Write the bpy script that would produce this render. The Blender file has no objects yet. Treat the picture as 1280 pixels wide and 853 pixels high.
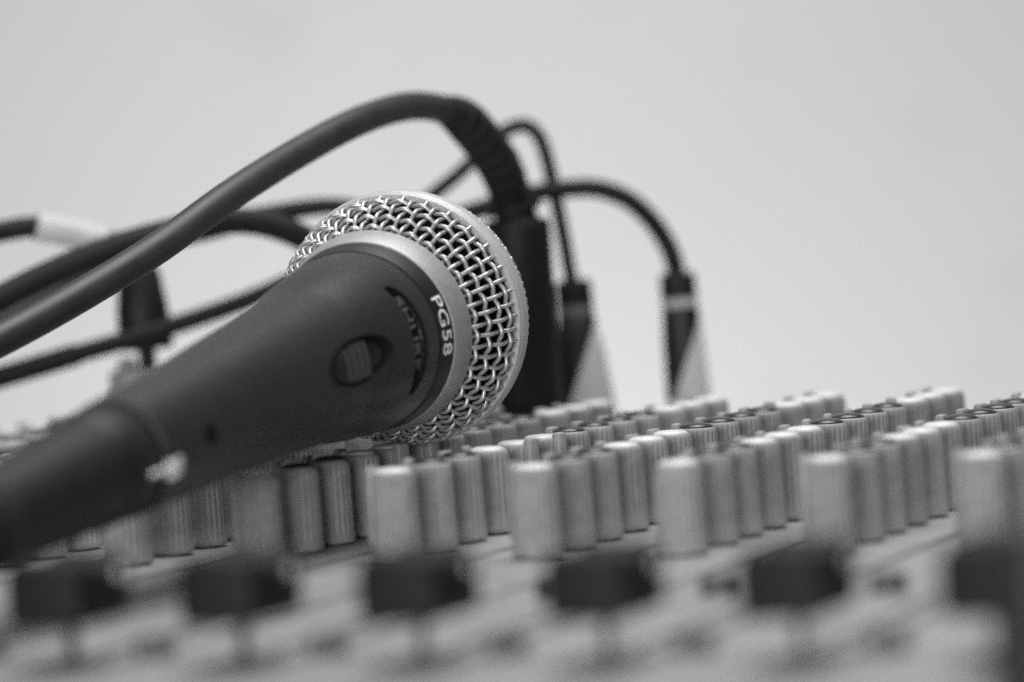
import bpy, math, random
import numpy as np
from mathutils import Vector, Matrix

random.seed(7)
rng = np.random.default_rng(7)
MM = 0.001                      # everything below is written in millimetres; z = 0 is the console's top panel
sc = bpy.context.scene
COL = sc.collection

# ------------------------------------------------------------------ camera
CAM_R = np.array([[0.92848639, 0.36697176, -0.05696276],
                  [-0.03850301, -0.05743467, -0.99760652],
                  [-0.36936506, 0.92845731, -0.03919779]])    # rows: right, down, forward
CAM = np.array([242.0108, -615.0563, 48.3221 + 16.03])
F_PX = 4700.0


def at(px, py, depth):
    """A point of the place, given where it shows in the 1280 x 853 photograph and its own distance in mm."""
    c = np.array([(px - 640) / F_PX * depth, (py - 426.5) / F_PX * depth, depth])
    return CAM + CAM_R.T @ c


cd = bpy.data.cameras.new('camera')
cam = bpy.data.objects.new('camera', cd)
COL.objects.link(cam)
M = Matrix.Identity(4)
for i in range(3):
    M[i][0], M[i][1], M[i][2] = CAM_R[0][i], -CAM_R[1][i], -CAM_R[2][i]
    M[i][3] = CAM[i] * MM
cam.matrix_world = M
cd.sensor_width = 36.0
cd.lens = F_PX / 1280 * 36.0
cd.clip_start, cd.clip_end = 0.02, 50.0
cd.dof.use_dof = True
cd.dof.focus_distance = 0.742
cd.dof.aperture_fstop = 8.7
sc.camera = cam


# ------------------------------------------------------------------ materials
def new_mat(name):
    m = bpy.data.materials.new(name)
    m.use_nodes = True
    nt = m.node_tree
    return m, nt, nt.nodes['Principled BSDF']


def plain(name, v, rough=0.5, metal=0.0, noise=0.0, scale=200.0, bump=0.0, bscale=2000.0, coat=0.0, spec=0.5, vary=0.0):
    """Grey surface with a little tonal unevenness and a fine bump."""
    m, nt, b = new_mat(name)
    N, L = nt.nodes.new, nt.links.new
    b.inputs['Base Color'].default_value = (v, v, v, 1)
    b.inputs['Roughness'].default_value = rough
    b.inputs['Metallic'].default_value = metal
    b.inputs['Coat Weight'].default_value = coat
    b.inputs['Specular IOR Level'].default_value = spec
    tc = N('ShaderNodeTexCoord')
    if noise:
        n = N('ShaderNodeTexNoise')
        n.inputs['Scale'].default_value = scale
        n.inputs['Detail'].default_value = 6
        L(tc.outputs['Object'], n.inputs['Vector'])
        r = N('ShaderNodeMapRange')
        r.inputs['From Min'].default_value, r.inputs['From Max'].default_value = 0.3, 0.7
        r.inputs['To Min'].default_value, r.inputs['To Max'].default_value = v * (1 - noise), v * (1 + noise)
        L(n.outputs['Fac'], r.inputs['Value'])
        c = N('ShaderNodeCombineColor')
        src = r.outputs['Result']
        if vary:
            oi = N('ShaderNodeObjectInfo')
            mr = N('ShaderNodeMapRange')
            mr.inputs['To Min'].default_value, mr.inputs['To Max'].default_value = 1 - vary, 1 + vary
            L(oi.outputs['Random'], mr.inputs['Value'])
            mu = N('ShaderNodeMath')
            mu.operation = 'MULTIPLY'
            L(src, mu.inputs[0])
            L(mr.outputs['Result'], mu.inputs[1])
            src = mu.outputs[0]
        for k in range(3):
            L(src, c.inputs[k])
        L(c.outputs[0], b.inputs['Base Color'])
        rr = N('ShaderNodeMapRange')
        rr.inputs['To Min'].default_value, rr.inputs['To Max'].default_value = max(0.05, rough - 0.08), rough + 0.08
        L(n.outputs['Fac'], rr.inputs['Value'])
        L(rr.outputs['Result'], b.inputs['Roughness'])
    if bump:
        n2 = N('ShaderNodeTexNoise')
        n2.inputs['Scale'].default_value = bscale
        n2.inputs['Detail'].default_value = 3
        L(tc.outputs['Object'], n2.inputs['Vector'])
        bp = N('ShaderNodeBump')
        bp.inputs['Strength'].default_value = bump
        bp.inputs['Distance'].default_value = 0.0001
        L(n2.outputs['Fac'], bp.inputs['Height'])
        L(bp.outputs['Normal'], b.inputs['Normal'])
    return m


def panel_material():
    """Light painted metal with a thin dark line between the channels and worn, smudged print."""
    m, nt, b = new_mat('painted_panel')
    N, L = nt.nodes.new, nt.links.new
    tc = N('ShaderNodeTexCoord')
    sep = N('ShaderNodeSeparateXYZ')
    L(tc.outputs['Object'], sep.inputs[0])

    def mth(op, a, bb=None):
        n = N('ShaderNodeMath')
        n.operation = op
        for k, q in enumerate((a, bb)):
            if q is None:
                continue
            if isinstance(q, (int, float)):
                n.inputs[k].default_value = q
            else:
                L(q, n.inputs[k])
        return n.outputs[0]
    ch = mth('DIVIDE', mth('ADD', sep.outputs['X'], 10 * 0.027 + 0.0135), 0.027)
    fr = mth('FRACT', ch)
    line = mth('LESS_THAN', mth('ABSOLUTE', mth('SUBTRACT', fr, 0.5)), 0.0)
    edge = mth('LESS_THAN', fr, 0.08)
    front = mth('LESS_THAN', sep.outputs['Y'], -0.03)
    no = N('ShaderNodeTexNoise')
    no.inputs['Scale'].default_value = 90
    no.inputs['Detail'].default_value = 5
    L(tc.outputs['Object'], no.inputs['Vector'])
    base = N('ShaderNodeMapRange')
    base.inputs['From Min'].default_value, base.inputs['From Max'].default_value = 0.3, 0.7
    base.inputs['To Min'].default_value, base.inputs['To Max'].default_value = 0.25, 0.35
    L(no.outputs['Fac'], base.inputs['Value'])
    val = mth('MULTIPLY', base.outputs['Result'], mth('SUBTRACT', 1.0, mth('MULTIPLY', edge, 0.72)))
    c = N('ShaderNodeCombineColor')
    for k in range(3):
        L(val, c.inputs[k])
    L(c.outputs[0], b.inputs['Base Color'])
    b.inputs['Roughness'].default_value = 0.5
    return m


def wall_material(scuffs=()):
    """Matt painted plaster with a few faint scuffs and a fine roller texture."""
    m, nt, b = new_mat('wall_paint')
    N, L = nt.nodes.new, nt.links.new
    tc = N('ShaderNodeTexCoord')
    n = N('ShaderNodeTexNoise')
    n.inputs['Scale'].default_value = 3.0
    n.inputs['Detail'].default_value = 8
    L(tc.outputs['Object'], n.inputs['Vector'])
    r = N('ShaderNodeMapRange')
    r.inputs['From Min'].default_value, r.inputs['From Max'].default_value = 0.3, 0.7
    r.inputs['To Min'].default_value, r.inputs['To Max'].default_value = 0.47, 0.50
    L(n.outputs['Fac'], r.inputs['Value'])
    s = N('ShaderNodeTexNoise')
    s.inputs['Scale'].default_value = 17.0
    s.inputs['Detail'].default_value = 4
    L(tc.outputs['Object'], s.inputs['Vector'])
    ra = N('ShaderNodeMapRange')
    ra.inputs['From Min'].default_value, ra.inputs['From Max'].default_value = 0.60, 0.72
    ra.inputs['To Min'].default_value, ra.inputs['To Max'].default_value = 1.0, 0.92
    L(s.outputs['Fac'], ra.inputs['Value'])
    mu = N('ShaderNodeMath')
    mu.operation = 'MULTIPLY'
    L(r.outputs['Result'], mu.inputs[0])
    L(ra.outputs['Result'], mu.inputs[1])
    # a few scuffs with a place of their own on the paint
    sn = N('ShaderNodeTexNoise')
    sn.inputs['Scale'].default_value = 45.0
    sn.inputs['Detail'].default_value = 5
    L(tc.outputs['Object'], sn.inputs['Vector'])
    val = mu.outputs[0]
    for (x, y, z), rad, amt in scuffs:
        dn = N('ShaderNodeVectorMath')
        dn.operation = 'DISTANCE'
        dn.inputs[1].default_value = (x, y, z)
        L(tc.outputs['Object'], dn.inputs[0])
        ad = N('ShaderNodeMath')
        ad.operation = 'MULTIPLY_ADD'
        ad.inputs[1].default_value = rad * 1.6
        L(sn.outputs['Fac'], ad.inputs[0])
        L(dn.outputs['Value'], ad.inputs[2])
        mr = N('ShaderNodeMapRange')
        mr.interpolation_type = 'SMOOTHSTEP'
        mr.inputs['From Min'].default_value, mr.inputs['From Max'].default_value = rad * .75, rad * 1.7
        mr.inputs['To Min'].default_value, mr.inputs['To Max'].default_value = 1 - amt, 1.0
        L(ad.outputs[0], mr.inputs['Value'])
        m2 = N('ShaderNodeMath')
        m2.operation = 'MULTIPLY'
        L(val, m2.inputs[0])
        L(mr.outputs['Result'], m2.inputs[1])
        val = m2.outputs[0]
    c = N('ShaderNodeCombineColor')
    for k in range(3):
        L(val, c.inputs[k])
    L(c.outputs[0], b.inputs['Base Color'])
    b.inputs['Roughness'].default_value = 0.8
    b.inputs['Specular IOR Level'].default_value = 0.2
    return m


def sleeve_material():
    """Jack plug sleeve: black above a slanting line, light grey below it."""
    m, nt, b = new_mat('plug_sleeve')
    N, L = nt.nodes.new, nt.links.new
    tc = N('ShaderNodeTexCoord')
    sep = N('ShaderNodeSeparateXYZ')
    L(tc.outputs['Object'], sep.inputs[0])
    # slanting line: z against the sideways coordinate seen from the front
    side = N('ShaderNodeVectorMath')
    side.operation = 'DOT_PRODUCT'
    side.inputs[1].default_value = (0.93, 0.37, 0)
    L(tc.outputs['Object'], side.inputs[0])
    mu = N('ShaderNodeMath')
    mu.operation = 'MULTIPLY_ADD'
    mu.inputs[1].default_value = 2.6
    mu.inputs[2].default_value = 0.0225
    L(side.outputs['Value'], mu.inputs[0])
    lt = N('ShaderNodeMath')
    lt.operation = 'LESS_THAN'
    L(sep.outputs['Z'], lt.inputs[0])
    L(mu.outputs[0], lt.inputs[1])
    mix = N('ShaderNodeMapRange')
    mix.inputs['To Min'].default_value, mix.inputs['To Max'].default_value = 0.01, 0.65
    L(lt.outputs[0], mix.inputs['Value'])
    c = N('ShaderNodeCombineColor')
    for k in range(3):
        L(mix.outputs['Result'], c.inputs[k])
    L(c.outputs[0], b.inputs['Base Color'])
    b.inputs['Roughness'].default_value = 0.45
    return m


MAT = dict(
    body=plain('dark_enamel', 0.028, 0.37, 0.3, spec=0.4, noise=0.12, scale=900, bump=0.25, bscale=6000),
    ring=plain('black_enamel', 0.009, 0.45, 0.0, bump=0.15, bscale=6000),
    silver=plain('satin_nickel', 0.36, 0.5, 0.4, noise=0.06, scale=700, bump=0.35, bscale=9000),
    band=plain('bright_nickel', 0.55, 0.4, 0.3, noise=0.05, scale=700, bump=0.2, bscale=9000),
    wire=plain('nickel_wire', 0.5, 0.38, 0.6, noise=0.08, scale=500, bump=0.1, bscale=8000),
    foam=plain('black_foam', 0.004, 0.95, spec=0.05),
    dark=plain('black_plastic', 0.016, 0.35, noise=0.2, scale=600),
    rib=plain('lit_rib_plastic', 0.06, 0.35, noise=0.15, scale=600),  # lighter tone painted in so the gaps between ribs look shaded
    shade_lining=plain('matt_black', 0.006, 0.8, spec=0.12),
    switch=plain('switch_plastic', 0.022, 0.3, noise=0.15, scale=600),
    print=plain('pale_print', 0.9, 0.5),
    emboss=plain('embossed_letters', 0.16, 0.3, 0.4),
    rubber=plain('black_rubber', 0.010, 0.65, spec=0.3, noise=0.25, scale=160, bump=0.3, bscale=2500),
    rubber_front=plain('dark_rubber', 0.028, 0.5, noise=0.25, scale=160, bump=0.3, bscale=2500),
    rubber_grey=plain('grey_rubber', 0.08, 0.5, noise=0.2, scale=160, bump=0.2, bscale=2500),
    shell=plain('plug_shell', 0.010, 0.55, 0.0, spec=0.3, noise=0.15, scale=400, bump=0.15, bscale=3000),
    chrome=plain('bright_metal', 0.8, 0.4, 0.3),
    tape=plain('white_tape', 0.5, 0.6, noise=0.1, scale=250),
    knob=plain('grey_knob_plastic', 0.31, 0.5, noise=0.14, scale=420, bump=0.2, bscale=2500, vary=0.08),
    cap_light=plain('pale_knob_cap', 0.7, 0.35, noise=0.06, scale=500),
    cap_dark=plain('dark_knob_cap', 0.035, 0.3, noise=0.2, scale=500),
    fader=plain('black_fader_plastic', 0.005, 0.65, spec=0.3, noise=0.2, scale=300),
    stem=plain('dark_steel', 0.09, 0.4, 0.3),
    cheek=plain('end_cheek', 0.02, 0.5, noise=0.2, scale=80),
    chassis=plain('chassis_grey', 0.2, 0.5, noise=0.1, scale=60),
    dot=plain('pale_dot', 0.7, 0.25),
    socket=plain('grey_socket', 0.3, 0.45, noise=0.1, scale=300),
    panel=panel_material(),
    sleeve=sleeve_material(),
)


# ------------------------------------------------------------------ mesh helpers
class Mesh:
    def __init__(self):
        self.v, self.f, self.n = [], [], 0

    def add(self, verts, faces):
        verts = np.asarray(verts, float).reshape(-1, 3)
        self.v.append(verts)
        self.f += [tuple(i + self.n for i in q) for q in faces]
        self.n += len(verts)

    def box(self, lo, hi, bev=0.0):
        (x0, y0, z0), (x1, y1, z1) = lo, hi
        if not bev:
            v = [(x, y, z) for z in (z0, z1) for y in (y0, y1) for x in (x0, x1)]
            self.add(v, [(0, 2, 3, 1), (4, 5, 7, 6), (0, 1, 5, 4), (2, 6, 7, 3), (0, 4, 6, 2), (1, 3, 7, 5)])
            return
        # rounded-plan box: loops with rounded corners, bevelled top and bottom
        def loop(ins, z):
            r = max(bev - ins, 0.05)
            pts = []
            for cx, cy, a0 in ((x1 - bev, y1 - bev, 0), (x0 + bev, y1 - bev, 90), (x0 + bev, y0 + bev, 180), (x1 - bev, y0 + bev, 270)):
                for k in range(5):
                    a = math.radians(a0 + 22.5 * k)
                    pts.append((cx + r * math.cos(a), cy + r * math.sin(a), z))
            return pts
        L = [loop(bev * .9, z0), loop(bev * .3, z0 + bev * .3), loop(0, z0 + bev), loop(0, z1 - bev), loop(bev * .3, z1 - bev * .3), loop(bev * .9, z1)]
        self.loft(L, caps=True)

    def loft(self, loops, caps=False, closed=True):
        k = len(loops[0])
        f = []
        for i in range(len(loops) - 1):
            for j in range(k if closed else k - 1):
                a, b = i * k + j, i * k + (j + 1) % k
                f.append((a, b, b + k, a + k))
        if caps:
            f.append(tuple(range(k))[::-1])
            f.append(tuple((len(loops) - 1) * k + j for j in range(k)))
        self.add(np.array(loops).reshape(-1, 3), f)

    def tube(self, pts, rad, n=10, caps=True):
        P = np.asarray(pts, float)
        rad = np.broadcast_to(np.asarray(rad, float), (len(P),))
        T = np.gradient(P, axis=0)
        T /= np.linalg.norm(T, axis=1)[:, None]
        u = np.cross(T[0], [0.13, 0.21, 0.97])
        u /= np.linalg.norm(u)
        loops = []
        a = np.linspace(0, 2 * np.pi, n, endpoint=False)
        for i in range(len(P)):
            u = u - T[i] * (u @ T[i])
            u /= np.linalg.norm(u)
            w = np.cross(T[i], u)
            loops.append(P[i] + rad[i] * (np.cos(a)[:, None] * u + np.sin(a)[:, None] * w))
        self.loft(loops, caps=caps)

    def lathe(self, prof, origin, axis, n=96, caps=True, ref=None):
        """prof: (distance along axis, radius) pairs"""
        o, a = np.asarray(origin, float), np.asarray(axis, float)
        a = a / np.linalg.norm(a)
        r = np.array([0, 0, 1.0]) if abs(a[2]) < .9 else np.array([1.0, 0, 0])
        u = np.cross(r, a)
        u /= np.linalg.norm(u)
        w = np.cross(a, u)
        t = np.linspace(0, 2 * np.pi, n, endpoint=False)
        ring = np.cos(t)[:, None] * u + np.sin(t)[:, None] * w
        self.loft([o + a * s + ring * r for s, r in prof], caps=caps)

    def build(self, name, mat, parent=None, origin=(0, 0, 0), smooth=True, angle=35):
        """Link as one mesh object; vertices are given in the place's millimetres, ORIGIN is the thing's base."""
        V = np.concatenate(self.v) - np.asarray(origin, float)
        me = bpy.data.meshes.new(name)
        me.from_pydata((V * MM).tolist(), [], self.f)
        me.validate()
        me.materials.append(mat)
        me.update()
        ob = bpy.data.objects.new(name, me)
        COL.objects.link(ob)
        if smooth:
            me.shade_smooth()
            try:
                me.set_sharp_from_angle(angle=math.radians(angle))
            except Exception:
                pass
        if parent is not None:
            ob.parent = parent
        else:
            ob.location = Vector(origin) * MM
        return ob


def thing(name, label, cat, loc, group=None, kind=None):
    o = bpy.data.objects.new(name, None)
    COL.objects.link(o)
    o.empty_display_size = 0.01
    o.location = Vector(loc) * MM
    o['label'], o['category'] = label, cat
    if group:
        o['group'] = group
    if kind:
        o['kind'] = kind
    return o


def spline(ctrl, per=14):
    """Centripetal-ish Catmull-Rom through the control points."""
    P = np.asarray(ctrl, float)
    P = np.vstack([2 * P[0] - P[1], P, 2 * P[-1] - P[-2]])
    out = []
    for i in range(1, len(P) - 2):
        p0, p1, p2, p3 = P[i - 1:i + 3]
        for t in np.linspace(0, 1, per, endpoint=False):
            out.append(.5 * (2 * p1 + (p2 - p0) * t + (2 * p0 - 5 * p1 + 4 * p2 - p3) * t * t + (3 * p1 - p0 - 3 * p2 + p3) * t ** 3))
    out.append(P[-2])
    return np.array(out)


# ------------------------------------------------------------------ wall behind
wb = Mesh()
w_c = CAM + CAM_R[2] * 1750
fwd = np.array([CAM_R[2][0], CAM_R[2][1], 0])
fwd /= np.linalg.norm(fwd)


def on_wall(px, py):
    d = at(px, py, 1000) - CAM
    p = CAM + d * (((w_c - CAM) @ fwd) / (d @ fwd))
    return tuple((p - np.array([w_c[0], w_c[1], 0])) * MM)


MAT['wall'] = wall_material([(on_wall(1262, 348), .012, .10), (on_wall(1248, 380), .007, .08), (on_wall(1165, 160), .022, .05), (on_wall(985, 168), .013, .05),
                             (on_wall(1235, 462), .014, .05)])
rgt = np.array([fwd[1], -fwd[0], 0])
up = np.array([0, 0, 1.0])
pts = []
for d in (0, 60):
    for s, z in ((-2200, -500), (4200, -500), (4200, 2000), (-2200, 2000)):
        pts.append(w_c * np.array([1, 1, 0]) + fwd * d + rgt * s + up * z)
wb.add(pts, [(0, 1, 2, 3), (7, 6, 5, 4), (0, 4, 5, 1), (1, 5, 6, 2), (2, 6, 7, 3), (3, 7, 4, 0)])
wall = wb.build('wall', MAT['wall'], None, (w_c[0], w_c[1], 0), smooth=False)
wall['label'], wall['category'], wall['kind'] = 'plain pale grey plaster wall behind the mixing desk', 'wall', 'structure'

# ------------------------------------------------------------------ mixing console
console = thing('mixing_console', 'grey audio mixing desk covered in rows of ribbed knobs', 'mixing console', (0, 0, 0))
m = Mesh()
m.box((-520, -345, -70), (190, 335, -0.004), 0)
# cut-back top: separate sheet keeps the print material on the panel only
m.build('chassis', MAT['chassis'], console, smooth=False)
m = Mesh()
m.box((-519, -343, 0.0 - 0.001), (189.5, 333, 0.6), 0)
for q in range(len(m.v)):
    m.v[q][:, 2] -= 0.6
    m.v[q][:, 2] += np.where(m.v[q][:, 2] > -0.3, 0.0, 0.3)
m.build('top_panel', MAT['panel'], console, smooth=False)
m = Mesh()
t_ = np.linspace(0, 2 * np.pi, 120, endpoint=False)
m.loft([np.stack([r * (1 + dd * np.cos(24 * t_)) * np.cos(t_) + 139.5, r * (1 + dd * np.cos(24 * t_)) * np.sin(t_) - 187, np.full(120, z)], 1)
        for z, r, dd in ((.02, 9.6, 0), (1.5, 9.6, 0), (2.2, 9.0, .02), (20, 8.5, .02), (22, 8.0, .01), (22.6, 7.2, 0))], caps=True)
m.build('level_knob', MAT['cheek'], console)

ROWS = [0, 16.83, 31.06, 45.28, 59.51, 73.73, 89.13, 103.36, 117.58, 131.81, 149.46, 163.69, 177.91]
PITCH, H = 27.0, 16.03


def knob_mesh(light):
    """Ribbed control knob standing on the panel, built at the origin: body, cap disc, pointer."""
    n = 132
    t = np.linspace(0, 2 * np.pi, n, endpoint=False)
    rib = np.clip(np.cos(22 * t) * 1.6, -1, 1)
    loops = []
    for z, r, dep in ((0.5, 4.2, 0), (0.5, 4.55, .0), (1.6, 4.55, .0), (2.0, 4.42, .13), (5, 4.38, .15), (10, 4.28, .15), (14.3, 4.2, .15),
                      (14.9, 4.12, .1), (15.4, 3.97, .04), (15.75, 3.76, 0), (H - .06, 3.55, 0), (H - .04, 3.5, 0), (H - .3, 3.45, 0), (H - .3, .4, 0)):
        rr = r + dep * (rib - 1)
        loops.append(np.stack([rr * np.cos(t), rr * np.sin(t), np.full(n, z)], 1))
    b = Mesh()
    b.loft(loops, caps=True)
    b.lathe([(0.02, 2.6), (0.55, 2.6)], (0, 0, 0), (0, 0, 1), 24)
    c = Mesh()
    if light:
        pr = [(H - .29, 3.42), (H, 3.38), (H + .3, 3.1), (H + .55, 2.4), (H + .65, 1.2), (H + .66, .1)]
    else:
        pr = [(H - .29, 3.42), (H, 3.4), (H + .35, 3.15), (H + .72, 2.4), (H + .92, 1.2), (H + .95, .1)]
    c.lathe(pr, (0, 0, 0), (0, 0, 1), 40)
    p = Mesh()
    p.box((2.9, -1.6, 3.0), (5.0, 1.6, H + .95), .7)
    return b, c, p


proto = {}
for kind in ('light', 'dark'):
    b, c, p = knob_mesh(kind == 'light')
    k = b.build('control_knob', MAT['knob'], console, angle=50)
    cc = c.build('knob_cap', MAT['cap_light' if kind == 'light' else 'cap_dark'], k, angle=50)
    pp = p.build('pointer', MAT['knob'], k, angle=40)
    proto[kind] = [k, cc, pp, False]


def place_knob(kind, x, y, rot):
    pr = proto[kind]
    if not pr[3]:
        pr[3] = True
        k, parts = pr[0], []
    else:
        k = pr[0].copy()
        COL.objects.link(k)
        k.parent = console
        for ch in pr[1:3]:
            q = ch.copy()
            COL.objects.link(q)
            q.parent = k
    k.location = (x * MM, y * MM, 0)
    k.rotation_euler = (0, 0, rot)
    return k


spots = []
for c in range(-9, 8):
    x = (c - 3) * PITCH
    if x > 120:
        continue
    for r, y in enumerate(ROWS):
        P = CAM_R @ (np.array([x, y, H]) - CAM)
        px = 640 + F_PX * P[0] / P[2]
        if -60 < px < 1340:
            kind = 'dark' if r in (1, 2, 6, 7, 8, 9) else 'light'
            rot = math.radians(176 + rng.normal(0, 16))
            if r in (4, 5) and c in (1, 2):
                rot = math.radians(-14 + rng.normal(0, 8))
            elif rng.random() < .12:
                rot = math.radians(rng.uniform(90, 230))
            spots.append((P[2], kind, x, y, rot, c, r))
spots.sort(key=lambda s: (abs(s[5]) > 90, s[0]))
# those that lie behind the microphone head or body from the photograph's side come last
hidden = lambda s: s[5] <= 0 and s[6] < 9
spots.sort(key=lambda s: (hidden(s), s[0]))
print('knobs in frame', len(spots))
rest_body, rest = Mesh(), spots[100:]
for s in spots[:100]:
    place_knob(s[1], s[2], s[3], s[4])
if rest:
    b, c, p = knob_mesh(True)
    for s in rest:
        ca, sa = math.cos(s[4]), math.sin(s[4])
        R2 = np.array([[ca, -sa, 0], [sa, ca, 0], [0, 0, 1]])
        for q in (b, c, p):
            rest_body.add(np.concatenate(q.v) @ R2.T + np.array([s[2], s[3], 0]), q.f)
    o = rest_body.build('further_knobs', MAT['knob'], console, angle=50)
    o['kind'] = 'stuff'

# faders: dark caps on steel stems, each in its own slot
FY = -135.0


def fader_parts():
    b = Mesh()
    # saddle-backed cap: height profile along y lofted across x
    prof = [(-8, 12.6), (-7.6, 14.4), (-6.5, 15.1), (-4.5, 15.0), (-2.5, 14.1), (0, 13.6), (2.5, 14.1), (4.5, 15.0), (6.5, 15.1), (7.6, 14.4), (8, 12.6)]
    loops = []
    for x, ins in ((-5.9, 1.5), (-5.3, .5), (-4.4, 0), (4.4, 0), (5.3, .5), (5.9, 1.5)):
        lo = [(x, y * (1.08 - ins * .05), z - ins + .6) for y, z in prof]
        lo += [(x, 8.3 - ins * .4, 6.2 + ins), (x, -8.3 + ins * .4, 6.2 + ins)]
        loops.append(lo)
    b.loft(loops, caps=True)
    st = Mesh()
    st.box((-.3, -1.6, -3), (.3, 1.6, 7.0), .15)
    d = Mesh()
    d.lathe([(0, 1.5), (.35, 1.4), (.6, .9), (.7, .1)], (5.5, 4.6, 12.9), (1, 0, .35), 16)  # small pale stud added in place of a glint on the cap
    return b, st, d


fb, fs, fd = fader_parts()
slots = Mesh()
first = None
for i in range(-8, 3):
    x = 90.2 + 27.6 * i
    y = FY - (105 if i == -5 else 0)      # one fader is pulled back beside the microphone cable
    if first is None:
        first = fb.build('fader_cap', MAT['fader'], console)
        a1 = fs.build('stem', MAT['stem'], first)
        a2 = fd.build('glint_dot', MAT['dot'], first)
        k = first
    else:
        k = first.copy()
        COL.objects.link(k)
        k.parent = console
        for ch in (a1, a2):
            q = ch.copy()
            COL.objects.link(q)
            q.parent = k
    k.location = (x * MM, y * MM, 0)
    slots.box((x - 1.1, y - 4, -0.05), (x + 1.1, -62, 0.03), 0)
slots.build('fader_slots', MAT['cap_dark'], console, smooth=False)

# small round push buttons between knobs and faders, flush with the panel
pb = None
for i in range(-6, 3):
    for dx, y in ((10.7, -130), (18.4, -60)):
        x = 90.2 + 27.6 * i + dx
        if pb is None:
            q = Mesh()
            q.lathe([(0, 2.9), (2.4, 2.8), (2.9, 2.4), (3.0, .1)], (0, 0, 0), (0, 0, 1), 32)
            pb = q.build('push_button', MAT['stem'], console)
            o = pb
        else:
            o = pb.copy()
            COL.objects.link(o)
            o.parent = console
        o.location = (x * MM, y * MM, 0)

# ------------------------------------------------------------------ microphone
MC = np.array([-52.28, 69.29, 25.14 + 16.03])
AX = np.array([-.0153, .99, .1300])
AX /= np.linalg.norm(AX)
E1 = np.cross([0, 0, 1.0], AX)
E1 /= np.linalg.norm(E1)
E2 = np.cross(AX, E1)
mic_base = MC + AX * -58 - np.array([0, 0, 14.5])
mic = thing('microphone', 'dark grey handheld microphone with silver mesh head lying across the mixer knobs', 'microphone', mic_base)


def mp(s, phi, r):
    s, phi, r = np.broadcast_arrays(s, phi, r)
    return MC + s[..., None] * AX + (r * np.cos(phi))[..., None] * E1 + (r * np.sin(phi))[..., None] * E2


BODY = np.array([(-132.6, 8.2), (-132.56, 9.95), (-132.2, 10.2), (-126, 10.45), (-112, 11.0), (-98, 11.7), (-86, 12.5), (-67, 13.65), (-54, 14.75),
                 (-46, 16.0), (-40, 16.75), (-35, 17.2), (-31, 17.4), (-27.4, 17.45), (-27.15, 17.3), (-27.0, 17.0)])


def body_r(s):
    # smooth the joints of the outline a little
    acc = 0
    for d, w in ((-2, .15), (-1, .2), (0, .3), (1, .2), (2, .15)):
        acc = acc + w * np.interp(np.clip(s + d * .8 * (s < -29) * (s > -126), -132.6, -27), BODY[:, 0], BODY[:, 1])
    return acc


def sstep(a, b, x):
    t = np.clip((x - a) / (b - a), 0, 1)
    return t * t * (3 - 2 * t)


SW_S, SW_P, SW_A, SW_B = -58.3, math.radians(172.9), 12.0, math.radians(17.2)


def recess(s, ph):
    """How far the case is pressed in at (s, phi): the switch well, the name slot, the small hole."""
    dp = (ph - SW_P + np.pi) % (2 * np.pi) - np.pi
    e = np.sqrt(((s - SW_S) / SW_A) ** 2 + (dp / SW_B) ** 2)
    d = 1.7 * (1 - sstep(.9, 1.02, e))
    # name slot: straight towards the tail, bowed towards the head
    c = math.radians(173)
    q = (ph - c + np.pi) % (2 * np.pi) - np.pi
    u = q / math.radians(38.5)
    hi = -37.9 + 4.9 * np.sqrt(np.clip(1 - np.abs(u) ** 2.4, 0, 1))
    lo = -38.3 + 0 * u
    ins = np.minimum(s - lo, hi - s)
    d = np.maximum(d, 1.15 * sstep(-.05, .45, ins) * (np.abs(u) < 1))
    h = np.hypot(s + 116.5, ((ph - math.radians(176) + np.pi) % (2 * np.pi) - np.pi) * 11.9)
    d = np.maximum(d, 3.0 * (1 - sstep(1.1, 1.5, h)))
    return d


ss = np.concatenate([np.linspace(-132.6, -127, 16), np.linspace(-126.6, -73, 170), np.linspace(-72.7, -28, 240), [-27.6, -27.4, -27.15, -27.0]])
dense = np.radians(np.linspace(128, 218, 330))
coarse = np.radians(np.linspace(218, 488, 150))[1:-1]
phs = np.concatenate([dense, coarse])
S2, P2 = np.meshgrid(ss, phs, indexing='ij')
m = Mesh()
m.loft(mp(S2, P2, body_r(S2) - recess(S2, P2)), caps=True)
m.build('handle', MAT['body'], mic, mic_base, angle=60)

# black sheet added for the shade on the name slot's walls
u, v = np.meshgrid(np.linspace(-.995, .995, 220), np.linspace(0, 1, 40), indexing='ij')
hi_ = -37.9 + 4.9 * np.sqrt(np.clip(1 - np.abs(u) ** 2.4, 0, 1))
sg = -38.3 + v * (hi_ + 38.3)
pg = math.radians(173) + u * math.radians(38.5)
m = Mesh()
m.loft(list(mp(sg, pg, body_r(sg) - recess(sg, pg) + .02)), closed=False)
shade_lining = m.build('shade_lining', MAT['shade_lining'], mic, mic_base, angle=80)
# black lining added to put deeper shade into the switch well
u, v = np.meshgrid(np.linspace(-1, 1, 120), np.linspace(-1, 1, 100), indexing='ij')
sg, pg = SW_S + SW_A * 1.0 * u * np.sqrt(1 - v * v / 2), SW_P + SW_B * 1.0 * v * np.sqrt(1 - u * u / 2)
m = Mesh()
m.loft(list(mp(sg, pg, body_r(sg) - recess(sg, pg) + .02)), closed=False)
m.build('switch_well_shade', MAT['shade_lining'], mic, mic_base, angle=80)
# black disc over the small hole, standing for the shade inside
m = Mesh()
nrm = (mp(np.float64(-116.5), np.radians(176.0), np.float64(2.0)) - mp(np.float64(-116.5), np.radians(176.0), np.float64(1.0)))
m.lathe([(-3, 1.75), (.02, 1.75), (.05, 1.6), (.05, .1)], mp(np.float64(-116.5), np.radians(176.0), body_r(np.float64(-116.5))), nrm, 24)
m.build('hole_shade', MAT['foam'], mic, mic_base)

# switch: ribbed slider sunk in its well
m = Mesh()
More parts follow.
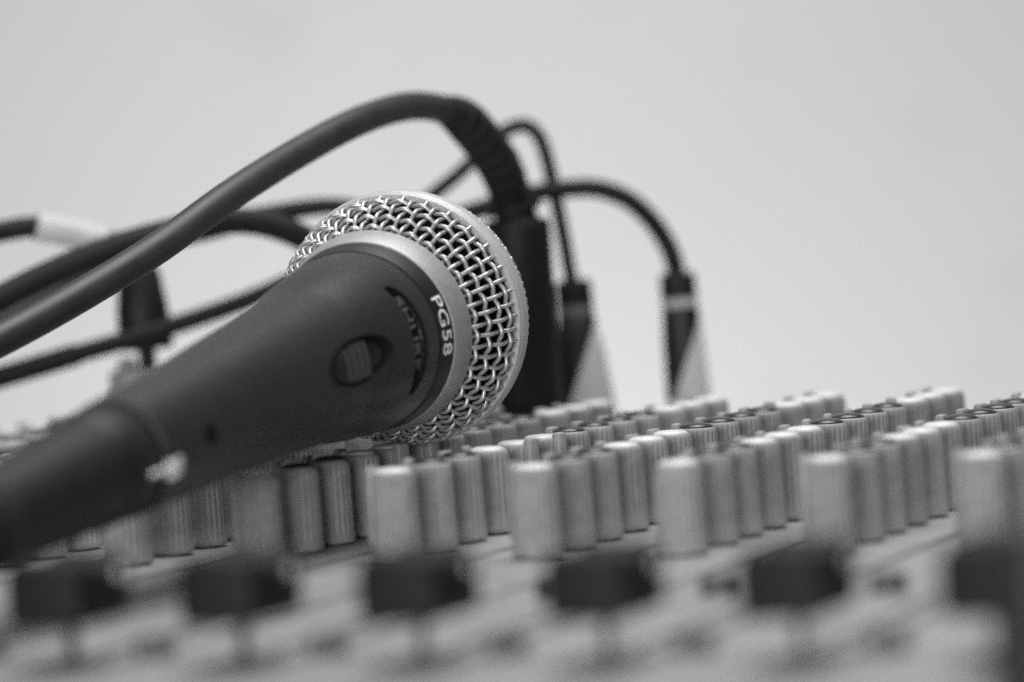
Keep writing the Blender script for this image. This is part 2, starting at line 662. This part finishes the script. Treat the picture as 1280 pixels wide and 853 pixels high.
# finer grid so the ridges resolve
u, v = np.meshgrid(np.linspace(-1, 1, 180), np.linspace(-1, 1, 80), indexing='ij')
cu = u * np.sqrt(1 - v * v / 2)
cv = v * np.sqrt(1 - u * u / 2)
e = np.hypot(cu, cv)
xs = SW_A * .88 * cu
dep = (0.25 + .1 * (xs / 5) ** 2 + 1.15 * sstep(4.0, 4.7, xs) - .75 * sstep(5.5, 11, xs)
       + 1.1 * sstep(4.6, 9.5, -xs) + 1.0 * sstep(.94, 1.0, e))
ridge = 0
sgrid = SW_S + xs
m.loft(list(mp(sgrid, SW_P + SW_B * .88 * cv, body_r(sgrid) - dep + ridge)), closed=False)
switch = m.build('switch', MAT['switch'], mic, mic_base, angle=60)
m = Mesh()
for xk in (-4.0, -1.6, .8, 3.2):
    lim = .84 * math.sqrt(1 - (xk / (SW_A * .88)) ** 2)
    q = np.linspace(-lim, lim, 24)
    loops = []
    for dx, h in ((-.46, -.1), (-.4, .08), (-.25, .14), (.25, .14), (.4, .08), (.46, -.1)):
        sx = SW_S + xk + dx
        loops.append(mp(np.full(24, sx), SW_P + SW_B * .88 * q, body_r(np.full(24, sx)) - (.25 + .1 * (xk / 5) ** 2) + h))
    m.loft([np.array(l) for l in loops], closed=False)
m.build('grip_ribs', MAT['rib'], switch, mic_base, angle=50)


def ring_part(name, prof, mat, n=160):
    q = Mesh()
    q.lathe(prof, MC, AX, n, caps=False)
    return q.build(name, mat, mic, mic_base, angle=28)


black_ring = ring_part('black_ring', [(-27.6, 15.0), (-27.5, 15.6), (-26.72, 15.7), (-26.66, 17.35), (-26.4, 17.62), (-22.55, 18.5), (-22.3, 18.5), (-22.3, 17)], MAT['ring'])
collar = ring_part('collar', [(-22.5, 17), (-22.45, 18.35), (-22.2, 18.72), (-21.7, 18.98), (-16.6, 20.0), (-16.2, 19.95), (-15.9, 19.6), (-15.7, 18.6)], MAT['silver'])
band = ring_part('grille_band', [(-3.7, 23.6), (-3.85, 25.0), (-3.65, 25.2), (-3.1, 25.33), (-2.95, 25.13), (-2.8, 25.36), (-2.4, 25.5), (-.2, 25.55), (.25, 25.45), (.5, 25.15), (.55, 24.4), (.55, 23.4)], MAT['band'])

# wire mesh: one wire family up the bowl, one round it, woven over and under
WR, WA = .41, .46
grille = Mesh()
bowl = np.array([(-17.6, 18.6), (-16.0, 19.65), (-13, 21.35), (-10, 22.9), (-7.5, 23.75), (-5, 24.15), (-3.2, 24.2)])
bl = np.concatenate([[0], np.cumsum(np.hypot(*np.diff(bowl, axis=0).T))])
NROW, NM = 5, 62
def bowl_at(t):
    L = t * bl[-1]
    s, r = np.interp(L, bl, bowl[:, 0]), np.interp(L, bl, bowl[:, 1])
    return s, r
NRM = np.array([-.48, .877])    # outward across the bowl, in (s, r)
for i in range(NM):
    ph = 2 * np.pi * (i + .02 * rng.normal()) / NM
    jc = np.linspace(-.3, NROW + .1, 60)
    s, r = bowl_at(np.clip(jc / NROW, 0, 1))
    o = WA * np.cos(np.pi * (jc + i))
    grille.tube(mp(s + o * NRM[0], ph + .03 * (jc - 3) * 0, r + o * NRM[1]), WR, 8)
for j in range(0, NROW + 1):
    ic = np.linspace(0, NM, NM * 10 + 1)
    s, r = bowl_at(np.full_like(ic, np.clip((j + .0) / NROW, 0, 1)))
    o = -WA * np.cos(np.pi * (ic + j))
    grille.tube(mp(s + o * NRM[0], 2 * np.pi * ic / NM, r + o * NRM[1]), WR, 8, caps=False)
# dome in front of the band: square weave draped over it
RS, HS, PIT = 24.4, 16.0, 2.35
K = 16
def dome(u, v):
    rho = np.hypot(u, v)
    th = np.clip(rho / 25.5, 0, 1.55)
    k = np.where(rho > 1e-6, 1 / np.maximum(rho, 1e-6), 0)
    return th, u * k, v * k
for fam in (0, 1):
    for i in range(-K, K + 1):
        a0 = i * PIT
        lim = math.sqrt(max((25.5 * 1.54) ** 2 - a0 * a0, 0))
        if lim < 3:
            continue
        b0 = np.arange(-lim, lim, PIT / 7)
        uu, vv = (np.full_like(b0, a0), b0) if fam == 0 else (b0, np.full_like(b0, a0))
        th, cx, cy = dome(uu, vv)
        o = WA * np.cos(np.pi * (b0 / PIT + i + fam))
        r = RS * np.sin(th) + o * np.sin(th)
        s = -0.6 + HS * np.cos(th) + o * np.cos(th)
        P = MC + s[:, None] * AX + (r * cx)[:, None] * E1 + (r * cy)[:, None] * E2
        grille.tube(P, WR, 7)
grille.build('mesh_grille', MAT['wire'], mic, mic_base, angle=80)
foam = Mesh()
foam.lathe([(-19, 17.0), (-16, 18.3), (-11, 20.9), (-7, 22.5), (-2, 22.8), (3, 21.8), (7, 18.8), (10, 14.8), (12, 10), (13, 4), (13.2, .2)], MC, AX, 96)
foam.build('foam_liner', MAT['foam'], mic, mic_base)


def wrap_text(txt, name, height, width, s0, phi0, radius, mat, parent, ext=.06, heavy=0.0):
    """Lettering bent round the case: it reads down the near side, letter tops towards the head."""
    cu = bpy.data.curves.new(name, 'FONT')
    cu.body = txt
    cu.size = 1.0
    cu.offset = heavy
    cu.space_character = 1.02
    tmp = bpy.data.objects.new(name, cu)
    COL.objects.link(tmp)
    dg = bpy.context.evaluated_depsgraph_get()
    me = bpy.data.meshes.new_from_object(tmp.evaluated_get(dg))
    bpy.data.objects.remove(tmp)
    V = np.array([v.co[:] for v in me.vertices])
    x0, x1, y0, y1 = V[:, 0].min(), V[:, 0].max(), V[:, 1].min(), V[:, 1].max()
    X = (V[:, 0] - x0) / (x1 - x0) - .5
    Y = (V[:, 1] - y0) / (y1 - y0)
    faces = [tuple(p.vertices) for p in me.polygons]
    n = len(V)
    s = s0 + Y * height
    ph = phi0 + X * width / radius(s0)
    top = mp(s, ph, radius(s) + ext)
    bot = mp(s, ph, radius(s) - .12)
    q = Mesh()
    # outline edges used once get side walls
    cnt = {}
    for f in faces:
        for a, b in zip(f, f[1:] + f[:1]):
            cnt[(a, b)] = 1
    side = [(a, b) for (a, b) in cnt if (b, a) not in cnt]
    q.add(np.vstack([top, bot]), faces + [(b, a, a + n, b + n) for a, b in side])
    bpy.data.meshes.remove(me)
    return q.build(name, mat, parent, mic_base, smooth=False)


ring_r = lambda s: np.interp(s, [-26.4, -22.55], [17.62, 18.5])
wrap_text('PG58', 'lettering', 2.75, 11.4, -25.9, math.radians(173.3), ring_r, MAT['print'], black_ring, ext=.03, heavy=-.004)
slot_r = lambda s: body_r(np.asarray(s, float)) - 1.15
wrap_text('SHURE', 'lettering', 2.9, 14.3, -37.5, math.radians(169.5), slot_r, MAT['emboss'], shade_lining, ext=.45, heavy=.012)

# ------------------------------------------------------------------ microphone cable (plugged into the handle)
xc = MC + AX * -124
mcab = thing('microphone_cable', 'dark microphone cable whose plug with a silver latch fits the handle end', 'cable', xc - np.array([0, 0, 9]))
ox = np.array(mcab.location) / MM
q = Mesh()
q.lathe([(-131, 6), (-131, 8.1), (-133.9, 8.2), (-134.0, 9.6), (-134.5, 9.85), (-143.6, 9.55), (-144.2, 9.2), (-145.0, 9.15), (-160, 8.6), (-168, 8.1), (-180, 7.7), (-181, 6)], MC, AX, 80)
shell = q.build('plug_shell', MAT['shell'], mcab, ox)
q = Mesh()
# spring latch on the side of the plug
for (s0, s1, p0, p1, h) in ((-132.4, -128.6, 181, 199, 1.1), (-138.5, -132.2, 185, 190.5, .8)):
    loops = []
    for s, hh in ((s0, -.6), (s0, h * .7), (s0 + .5, h), (s1 - .5, h), (s1, h * .7), (s1, -.6)):
        ph = np.radians(np.linspace(p0, p1, 9))
        rb = 9.5 if s < -132.7 else 10.15
        loops.append(mp(np.full(9, s), ph, np.full(9, rb + hh) - .3 * np.abs(np.linspace(-1, 1, 9)) ** 6))
    q.loft(loops, closed=False)
q.build('latch', MAT['chrome'], mcab, ox)
q = Mesh()
bp = []
for k in range(60):
    s = -180 - k * .4
    bp.append((s, 7.4 - 3.0 * k / 60 - (.5 if k % 6 in (4, 5) else 0)))
q.lathe(bp, MC, AX, 48)
q.build('strain_relief', MAT['rubber'], mcab, ox)
q = Mesh()
e0, e1 = MC + AX * -190, MC + AX * -204
q.tube(spline([e0, e1, e1 + (1, -25, -6), (-60, -180, 4.5), (-66, -215, 3.1), (-85, -255, 3.1), (-150, -285, 3.1), (-260, -290, 3.1), (-380, -250, 3.1)]), 3.0, 14)
q.build('cord', MAT['rubber'], mcab, ox)

# ------------------------------------------------------------------ cables and plugs behind


def lead(p):
    """How a cable reaches P: up over the console's left end and along its top."""
    x, y, z = p
    return [np.array([-585, y + 30, -90]), np.array([-532, y + 26, -8]), np.array([-505, y + 22, 5]), np.array([(x - 505) / 2, y + 10, 5 + z * .25]), p]


def on_panel(p):
    """The point of the console's top below P."""
    return np.array([p[0], p[1], 0.0])


# 1. thick cable arching over everything into the tall black plug
top = at(646, 268, 880)
base = on_panel(top + np.array([0, 0, 0]))
cab = thing('audio_cable', 'thick black cable arching highest over the microphone into a tall black plug', 'cable', base)
path = spline(lead(at(-260, 545, 690)) + [ at(-110, 478, 702), at(0, 425, 716), at(100, 370, 732), at(200, 308, 750), at(290, 243, 770), at(380, 187, 795), at(450, 151, 815),
               at(505, 134, 835), at(545, 135, 850), at(573, 147, 858), at(600, 168, 866)])
q = Mesh()
q.tube(path, 3.25, 18)
q.build('cord', MAT['rubber_front'], cab, base)
bpath = spline([at(556, 137, 853), at(578, 149, 858), at(602, 175, 866), at(624, 207, 874), at(637, 240, 879), at(645, 272, 880)], 24)
tt = np.linspace(0, 1, len(bpath))
rad = np.interp(tt, [0, .04, .12, .25, .6, .85, .9, .905, .96, .965, 1], [3.4, 3.7, 4.4, 5.0, 5.2, 4.9, 4.8, 6.4, 6.4, 4.6, 4.6]) - .45 * (np.sin(tt * 62) > .35) * (tt < .85) * (tt > .1)
q = Mesh()
q.tube(bpath, rad, 24)
q.build('strain_relief', MAT['rubber'], cab, base)
ax = top - base
hgt = ax[2]
q = Mesh()
q.lathe([(0.03, 9), (8, 9), (8.6, 8.6), (10, 8.3), (hgt - 4, 7.7), (hgt - 2.2, 7.6), (hgt - 1.2, 7.0), (hgt - .9, 5.0), (hgt + 1, 4.6)], base, ax, 48)
q.build('plug_shell', MAT['shell'], cab, base)


def jack_plug(parent, top, base, foot=5.5, ringmat='tape'):
    ax = top - base
    h = np.linalg.norm(ax)
    q = Mesh()
    q.lathe([(.05, foot), (h * .3, foot * .99), (h * .6, 4.7 * .5 + foot * .5), (h - 8.8, 4.5), (h - 8.6, 4.3)], base, ax, 48)
    # the sleeve keeps its own origin at the base so that the slanting line sits the same on each plug
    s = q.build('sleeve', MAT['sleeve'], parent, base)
    q = Mesh()
    q.lathe([(h - 8.7, 4.2), (h - 8.5, 4.55), (h - 6.3, 4.55), (h - 6.2, 4.2)], base, ax, 48)
    q.build('ring', MAT[ringmat], s, base)
    q = Mesh()
    q.lathe([(h - 6.4, 4.2), (h - 6.2, 4.5), (h - .8, 4.4), (h - .2, 4.0), (h, 3.0), (h + .1, 1.0)], base, ax, 48)
    q.build('cap', MAT['shell'], s, base)


# 2. thin cable into the right-hand jack plug
t2, b2 = at(846, 341, 930), None
b2 = on_panel(t2 + np.array([1.5, 0.8, 0]))
c2 = thing('audio_cable', 'thin black cable bending over on the right into a jack plug with a pale ring', 'cable', b2, group='cables with slant-cut jack plugs')
q = Mesh()
q.tube(spline(lead(at(-300, 560, 880)) + [ at(-130, 510, 885), at(0, 472, 890), at(100, 442, 895), at(200, 413, 900), at(300, 379, 905), at(370, 350, 908), at(450, 318, 912), at(530, 286, 915),
               at(600, 262, 918), at(660, 244, 921), at(700, 237, 923), at(745, 236, 925), at(785, 250, 927), at(815, 277, 929), at(834, 306, 930), at(843, 330, 930), t2 - np.array([0, 0, 4])]),
       [2.7] * 14 * 7 + [2.3] * (14 * 14 + 1), 14)
q.build('cord', MAT['rubber'], c2, b2)
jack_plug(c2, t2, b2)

# 3. thin cable with a white label, looping up and over into the left jack plug
t3 = at(716, 350, 925)
b3 = on_panel(t3 + np.array([1.2, 1.0, 0]))
c3 = thing('audio_cable', 'black cable with white tape label, looping behind the arched boot into the left jack plug', 'cable', b3, group='cables with slant-cut jack plugs')
q = Mesh()
lab0, lab1 = at(47, 284, 880), at(128, 302, 884)
q.tube(spline(lead(at(-260, 390, 860)) + [ at(-120, 325, 868), at(-40, 300, 874), at(10, 288, 878), lab0, at(90, 291, 882), lab1, at(180, 303, 888), at(250, 290, 894), at(330, 270, 900), at(410, 258, 905), at(480, 264, 908), at(520, 258, 910),
               at(548, 238, 912), at(575, 216, 914), at(602, 190, 917), at(630, 165, 920), at(655, 157, 922), at(673, 170, 923), at(684, 200, 924), at(694, 245, 925), at(705, 300, 925), t3 - np.array([0, 0, 4])]),
       [2.5] * (14 * 13) + list(np.linspace(2.4, 1.75, 28)) + [1.75] * (14 * 11 + 1), 14)
q.build('cord', MAT['rubber'], c3, b3)
q = Mesh()
d = lab1 - lab0
n1 = np.cross(d, CAM_R[2])
n1 /= np.linalg.norm(n1)
n2 = np.cross(d, n1)
n2 /= np.linalg.norm(n2)
loops = []
for t in np.linspace(-.02, 1.05, 8):
    c = lab0 + d * t + n1 * (0.4 - 3.2 * t * (1 - t)) * -.4
    loops.append([c + n1 * 3.5 * math.cos(a) * (1.0 if math.cos(a) > 0 else .9) + n2 * 2.85 * math.sin(a) for a in np.linspace(0, 2 * math.pi, 20, endpoint=False)])
q.loft(loops, caps=True)
q.build('cable_label', MAT['tape'], c3, b3)
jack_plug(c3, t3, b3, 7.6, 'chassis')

# 4. thick cable bending down behind the microphone head
t4 = at(452, 400, 880)
b4 = on_panel(t4)
c4 = thing('audio_cable', 'thick black cable curving from the left down behind the microphone head', 'cable', b4)
q = Mesh()
q.tube(spline(lead(at(-260, 520, 830)) + [ at(-120, 440, 840), at(-20, 384, 848), at(60, 343, 854), at(130, 314, 858), at(200, 293, 862), at(260, 280, 866), at(310, 277, 870), at(355, 287, 873), at(395, 308, 876), at(430, 345, 879), t4 - np.array([0, 0, 3])]), 3.1, 16)
q.build('cord', MAT['rubber'], c4, b4)
q = Mesh()
h4 = t4[2]
q.lathe([(.05, 7.4), (h4 - 9, 7.2), (h4 - 7, 5.6), (h4, 4.2)], b4, (0, 0, 1), 40)
q.build('plug_shell', MAT['shell'], c4, b4)

# 5. grey cable into a short black plug at the left
t5, m5 = at(173, 335, 905), at(183, 437, 905)
b5 = on_panel(m5 + np.array([2, 1, 0]))
c5 = thing('audio_cable', 'dark grey cable running into the squat black plug standing behind the handle', 'cable', b5)
q = Mesh()
q.tube(spline(lead(at(-260, 540, 880)) + [ at(-120, 465, 885), at(0, 400, 890), at(60, 366, 893), at(120, 334, 898), at(155, 322, 902), at(172, 330, 905), at(175, 350, 905)]), 2.4, 14)
q.build('cord', MAT['rubber_grey'], c5, b5)
q = Mesh()
ax = m5 - t5
h = np.linalg.norm(ax)
q.lathe([(-1, 2.6), (0, 4.4), (1, 5.0), (h * .5, 6.2), (h - 1, 6.7), (h, 6.2), (h + .2, 2.2), (h + 5, 2.1)], t5, ax, 40)
q.build('plug_shell', MAT['shell'], c5, b5)
# the raised socket it stands in belongs to the console
q = Mesh()
sb = on_panel(at(170, 470, 905))
sz = at(170, 449, 905)[2]
q.lathe([(.02, 6.6), (sz - 3.2, 6.4), (sz - 2.6, 5.8), (sz - 2.5, 3)], sb, (0, 0, 1), 40)
q.lathe([(sz - 2.6, 2.4), (sz, 2.2), (sz + .3, 1.2)], sb + np.array([-2.2, 0, 0]), (0, 0, 1), 24)
q.build('socket', MAT['socket'], console, (0, 0, 0))

# ------------------------------------------------------------------ light
w = bpy.data.worlds.new('World')
sc.world = w
w.use_nodes = True
bg = w.node_tree.nodes['Background']
bg.inputs[0].default_value = (1, 1, 1, 1)
bg.inputs[1].default_value = 0.05


def area(name, loc, target, size, power, sy=None):
    L = bpy.data.lights.new(name, 'AREA')
    L.energy = power
    L.shape = 'RECTANGLE'
    L.size, L.size_y = size, sy or size
    o = bpy.data.objects.new(name, L)
    COL.objects.link(o)
    o.location = Vector(loc) * MM
    d = (Vector(target) - Vector(loc))
    o.rotation_euler = d.to_track_quat('-Z', 'Y').to_euler()
    return o


area('overhead_lamp', (40, 200, 1000), (-20, 60, 0), 0.7, 13)
area('window_lamp', (-520, -620, 950), (0, 0, 20), 0.9, 1.2)
area('front_lamp', (230, -1650, 165), (-20, 0, 10), 0.65, 23)
wl = w_c + np.array([0, 0, 0])
area('wall_fill_light', wl - fwd * 420 + rgt * -10 + up * -330, wl + up * 40, 0.3, 4.0)  # unseen lamp added low behind the console to grade the wall's brightness

sc.view_settings.view_transform = 'Standard'
sc.view_settings.look = 'None'
sc.view_settings.exposure = 0
sc.view_settings.gamma = 1
sc.cycles.use_denoising = False
